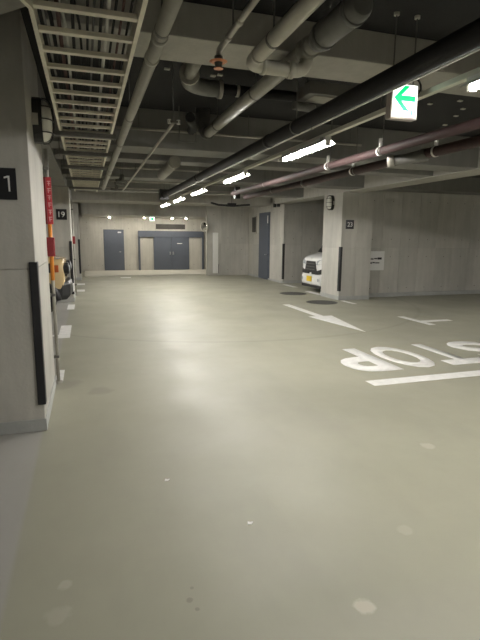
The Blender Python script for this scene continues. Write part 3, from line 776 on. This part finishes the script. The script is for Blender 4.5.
# ------------------------------------------------------------------ exit sign
EX0, EX1, EY, EZ0, EZ1 = 2.35, 2.60, 3.49, 2.645, 2.915
t = thing('exit_sign', 'lit hanging exit sign with green arrow on white', 'sign', ((EX0 + EX1) / 2, EY, EZ0))
M_shell = mat('sign_shell', (.42, .37, .33, 1), .4, vary=.05)
box(EX0, EX1, EY, EY + .075, EZ0, EZ1).build('housing', M_shell, t, bevel=.008)
fc = box(EX0 + .014, EX1 - .014, EY - .004, EY, EZ0 + .018, EZ1 - .014).build('face', M_exit, t)
cx, cz = (EX0 + EX1) / 2 - .005, (EZ0 + EZ1) / 2 + .02
prof = [(-.098, 0), (-.005, .094), (.045, .094), (-.03, .021), (.098, .021), (.098, -.021), (-.03, -.021), (.045, -.094), (-.005, -.094)]
m = MB(); b0 = 0
m.v = [(cx + a, EY - .0065, cz + b) for a, b in prof] + [(cx + a, EY - .004, cz + b) for a, b in prof]
k = len(prof)
for tri in ((0, 1, 2, 3), (0, 3, 6), (3, 4, 5, 6), (0, 6, 7, 8)): m.f.append(tri)
for i in range(k): m.f.append((i, (i + 1) % k, k + (i + 1) % k, k + i))
m.build('arrow', M_exg, fc)
for dx in (.072, .098):
    m = MB().box(cx + dx - .006, cx + dx + .006, EY - .006, EY - .004, EZ0 + .03, EZ0 + .075); m.build('small_mark', M_exg, fc)
    MB().box(cx + dx - .008, cx + dx + .004, EY - .006, EY - .004, EZ0 + .079, EZ0 + .09).build('small_mark', M_exg, fc)
for x in (EX0 + .03, EX1 - .03):
    tube([(x, EY + .038, EZ1), (x, EY + .038, SLAB)], .006, 8).build('rod', M_dsteel, t)
    tube([(x, EY + .038, SLAB - .022), (x, EY + .038, SLAB)], .022, 10).build('rod_cap', M_cream, t)
tube([(EX0 + .06, EY + .04, EZ1)] + elbow((EX0 + .08, EY + .04, EZ1 + .05), (EX1 + .05, EY + .04, EZ1 + .10), (EX1 + .05, EY + .04, EZ1 - .02)) + [(EX1 - .005, EY + .04, EZ1 - .10)], .008, 8).build('feed_cable', M_plastic, t, smooth=True)

# ================================================================== CARS
def section(y, hw, zt, zb, crown=.03, tuck=.93):
    half = [(.0, zt + crown), (hw * .62, zt + crown * .7), (hw * .9, zt - .01), (hw * .995, zt - .10), (hw, (zt + zb) / 2), (hw * .985, zb + .12), (hw * tuck, zb), (0, zb)]
    return [(a, y, z) for a, z in half] + [(-a, y, z) for a, z in half[-2:0:-1]]
def car(name, label, paint, loc, rz, tan=False):
    t = thing(name, label, 'car', loc, None, rz)
    B = lambda m, n, mt, par=None, **k: m.build(n, mt, par or t, local=True, **k)
    W = .735
    if not tan:
        st = [(.0, .60, .99, .26), (.02, .67, 1.04, .22), (.10, .715, 1.10, .20), (.30, .73, 1.16, .19), (.60, W, 1.22, .19), (.95, W, 1.27, .19), (2.4, W, 1.27, .19), (3.2, .72, 1.24, .2), (3.36, .66, 1.15, .25), (3.39, .6, 1.05, .3)]; up, fwd = .08, .40
    else:
        st = [(.10, .60, 1.14, .42), (.12, .70, 1.18, .40), (.2, .72, 1.21, .36), (.6, W, 1.24, .3), (1.15, W, 1.26, .28), (2.4, W, 1.26, .28), (3.25, W, 1.24, .3), (3.36, .7, 1.2, .35)]; up, fwd = 0, 0
    bd = B(MB().loft([section(*s) for s in st]), 'body', paint, smooth=True)
    md = bd.modifiers.new('sub', 'SUBSURF'); md.levels = 2; md.render_levels = 2
    cb = [(.95, .66, .62, 1.15, 1.2), (1.38, .68, .60, 1.15, 1.66), (1.55, .68, .59, 1.15, 1.72), (2.9, .68, .59, 1.15, 1.72), (3.25, .67, .58, 1.15, 1.60), (3.34, .66, .6, 1.15, 1.25)]
    cb = [(y - fwd * max(0, min(1, (2.4 - y) / .8)), b, c, z0 + up, z1 + up) for y, b, c, z0, z1 in cb]
    rings = [[(-b, y, z0), (b, y, z0), (b * .98, y, z0 + (z1 - z0) * .5), (c, y, z1), (-c, y, z1), (-b * .98, y, z0 + (z1 - z0) * .5)] for y, b, c, z0, z1 in cb]
    B(MB().loft(rings[1:]), 'cabin', paint, bevel=.03)
    B(MB().loft(rings[:2]), 'windshield', M_glass)
    for s in (-1, 1):
        for y0, y1, yy0, yy1 in ((1.32, 2.15, 1.5, 2.12), (2.22, 3.05, 2.22, 2.9)):
            g = MB(); xa, xb = s * .685, s * .618
            g.v = [(xa, y0, 1.24), (xa, y1, 1.24), (xb, yy1, 1.62), (xb, yy0, 1.62), (xa * .96, y0, 1.24), (xa * .96, y1, 1.24), (xb * .96, yy1, 1.62), (xb * .96, yy0, 1.62)]
            g.v = [(x, y - fwd * max(0, min(1, (2.4 - y) / .8)), z + up) for x, y, z in g.v]
            g.f = [(0, 1, 2, 3), (4, 5, 6, 7), (0, 1, 5, 4), (1, 2, 6, 5), (2, 3, 7, 6), (3, 0, 4, 7)]
            B(g, 'side_window', M_glass)
        mb = B(MB().sphere((s * .83, 1.22 - fwd, 1.3 + up), .09, .06, .075), 'mirror', M_plastic, smooth=True)
        B(tube([(s * .68, 1.2 - fwd, 1.25 + up), (s * .8, 1.22 - fwd, 1.28 + up)], .02, 8), 'mirror_arm', M_plastic, mb)
        for yw in (.62, 2.85):
            r = .285 if not tan else .33
            ty = B(MB().tube([(s * .60, yw, r), (s * .62, yw, r), (s * .735, yw, r), (s * .755, yw, r)], [r * .9, r, r, r * .9], 24), 'tyre', M_tyre, smooth=True)
            B(MB().tube([(s * .70, yw, r), (s * .76, yw, r)], [r * .62, r * .58], 20), 'wheel_rim', M_chrome, ty)
            arc = [(s * .735, yw + (r + .045) * math.cos(a), r + (r + .045) * math.sin(a)) for a in [math.pi * (k / 14) for k in range(15)]]
            B(tube(arc, .035 if not tan else .055, 8), 'wheel_arch', M_plastic, smooth=True)
    if not tan:
        # dark trapezoid grille, whisker strips, lamps, lower bumper, plate
        g = MB(); q = [(-.42, .62), (.42, .62), (.30, .97), (-.30, .97)]
        g.v = [(a, -.022, z) for a, z in q] + [(a, .16, z) for a, z in q]
        g.f = [(0, 1, 2, 3), (4, 5, 6, 7), (0, 1, 5, 4), (1, 2, 6, 5), (2, 3, 7, 6), (3, 0, 4, 7)]
        gr = B(g, 'grille', M_plastic)
        for z in (.70, .79, .88): B(box(-.30, .30, -.032, -.022, z, z + .02), 'grille_bar', M_dsteel, gr)
        for s in (-1, 1):
            B(MB().loft([[(s * x, y, z) for x, y, z in r_] for r_ in ([(.38, -.022, .86), (.60, -.012, .88), (.72, .06, .92), (.735, .14, .98), (.70, .10, 1.04), (.56, -.0, 1.02), (.42, -.012, .98)], [(.38, .10, .86), (.58, .10, .88), (.62, .16, .92), (.62, .2, .98), (.60, .2, 1.02), (.5, .14, 1.0), (.42, .12, .98)])]), 'headlamp', M_lens)
            m = MB(); m.loft([[(s * x, y, z0), (s * x, y, z1), (s * x * .9, y + .12, z1), (s * x * .9, y + .12, z0)] for x, y, z0, z1 in ((.10, -.03, .57, .68), (.42, -.028, .57, .68), (.62, -.012, .58, .72), (.74, .09, .60, .78), (.752, .22, .62, .78))])
            B(m, 'bumper_strip', M_plastic)
            B(tube([(s * .56, -.035, .40), (s * .56, .03, .40)], .05, 12), 'fog_lamp', M_lens)
        bp_ = MB().loft([[(x, y, z) for x, y, z in ((-.745, .17 + o, z0), (-.62, -.02 + o, z0), (0, -.05 + o, z0), (.62, -.02 + o, z0), (.745, .17 + o, z0), (.74, .3, z0), (-.74, .3, z0))] for z0, o in ((.22, .04), (.27, .0), (.50, .0), (.55, .03))])
        B(bp_, 'bumper', paint, smooth=False, bevel=.012)
        B(box(-.66, .66, .0, .25, .14, .225), 'lower_lip', M_plastic)
        pl = B(box(-.165, .165, -.075, -.05, .335, .50), 'number_plate', M_yellow, bevel=.004)
        B(tube([(0, -.005, 1.05), (0, .03, 1.06)], .035, 12), 'badge', M_chrome)
    else:
        g = B(box(-.45, .45, .06, .14, .82, 1.10), 'grille', M_plastic, bevel=.01)
        for k in range(6): B(box(-.33 + k * .12, -.29 + k * .12, .045, .06, .85, 1.07), 'grille_slot', M_dsteel, g)
        for s in (-1, 1):
            l_ = B(MB().tube([(s * .56, .16, 1.0), (s * .56, .03, 1.0), (s * .56, .01, 1.0)], [.12, .12, .1], 18), 'headlamp', M_plastic)
            B(MB().sphere((s * .56, .02, 1.0), .085, .03, .085, 14, 8), 'lens', M_lens, l_, smooth=True)
            B(box(s * .735 - .012, s * .735 + .012, .22, .30, .93, 1.08), 'side_lamp', M_lensr, bevel=.008)
            B(box(s * .735 - .012, s * .735 + .012, .36, .46, .92, 1.12), 'vent', M_plastic, bevel=.008)
        bp_ = MB().loft([[(-.70, .16 + o, z0), (-.62, .0 + o, z0), (0, -.03 + o, z0), (.62, .0 + o, z0), (.70, .16 + o, z0), (.74, .55, z0), (-.74, .55, z0)] for z0, o in ((.33, .09), (.42, .01), (.66, .0), (.73, .05))])
        B(bp_, 'bumper', M_plastic, bevel=.02)
        B(box(-.165, .165, -.05, -.03, .45, .615), 'number_plate', M_sign_w)
        B(box(-.62, .62, .20, .26, 1.21, 1.225), 'hood_edge', M_lens)
    return t
car('parked_car', 'white compact car with yellow plate behind the pillar numbered 23', M_wcar, (6.79, 13.93, 0), -math.pi / 2)
car('parked_car', 'tan boxy car with black bumper before the pillar numbered 19', M_tcar, (-.36, 11.6, 0), math.pi / 2, tan=True)

# small debris on the floor
for k, (x, y, lab) in enumerate(((250, 523, 'tiny torn white paper scrap lying in the open aisle'), (167, 480, 'thin white shred lying in the open aisle'))):
    p = P(x, y, 0)
    m = MB().prism([(p.x - .018, p.y - .012), (p.x + .004, p.y - .017), (p.x + .02, p.y + .004), (p.x + .002, p.y + .006), (p.x - .01, p.y + .014)], .0003, .004)
    tag(m.build('paper_scrap', M_mark), lab, 'litter')
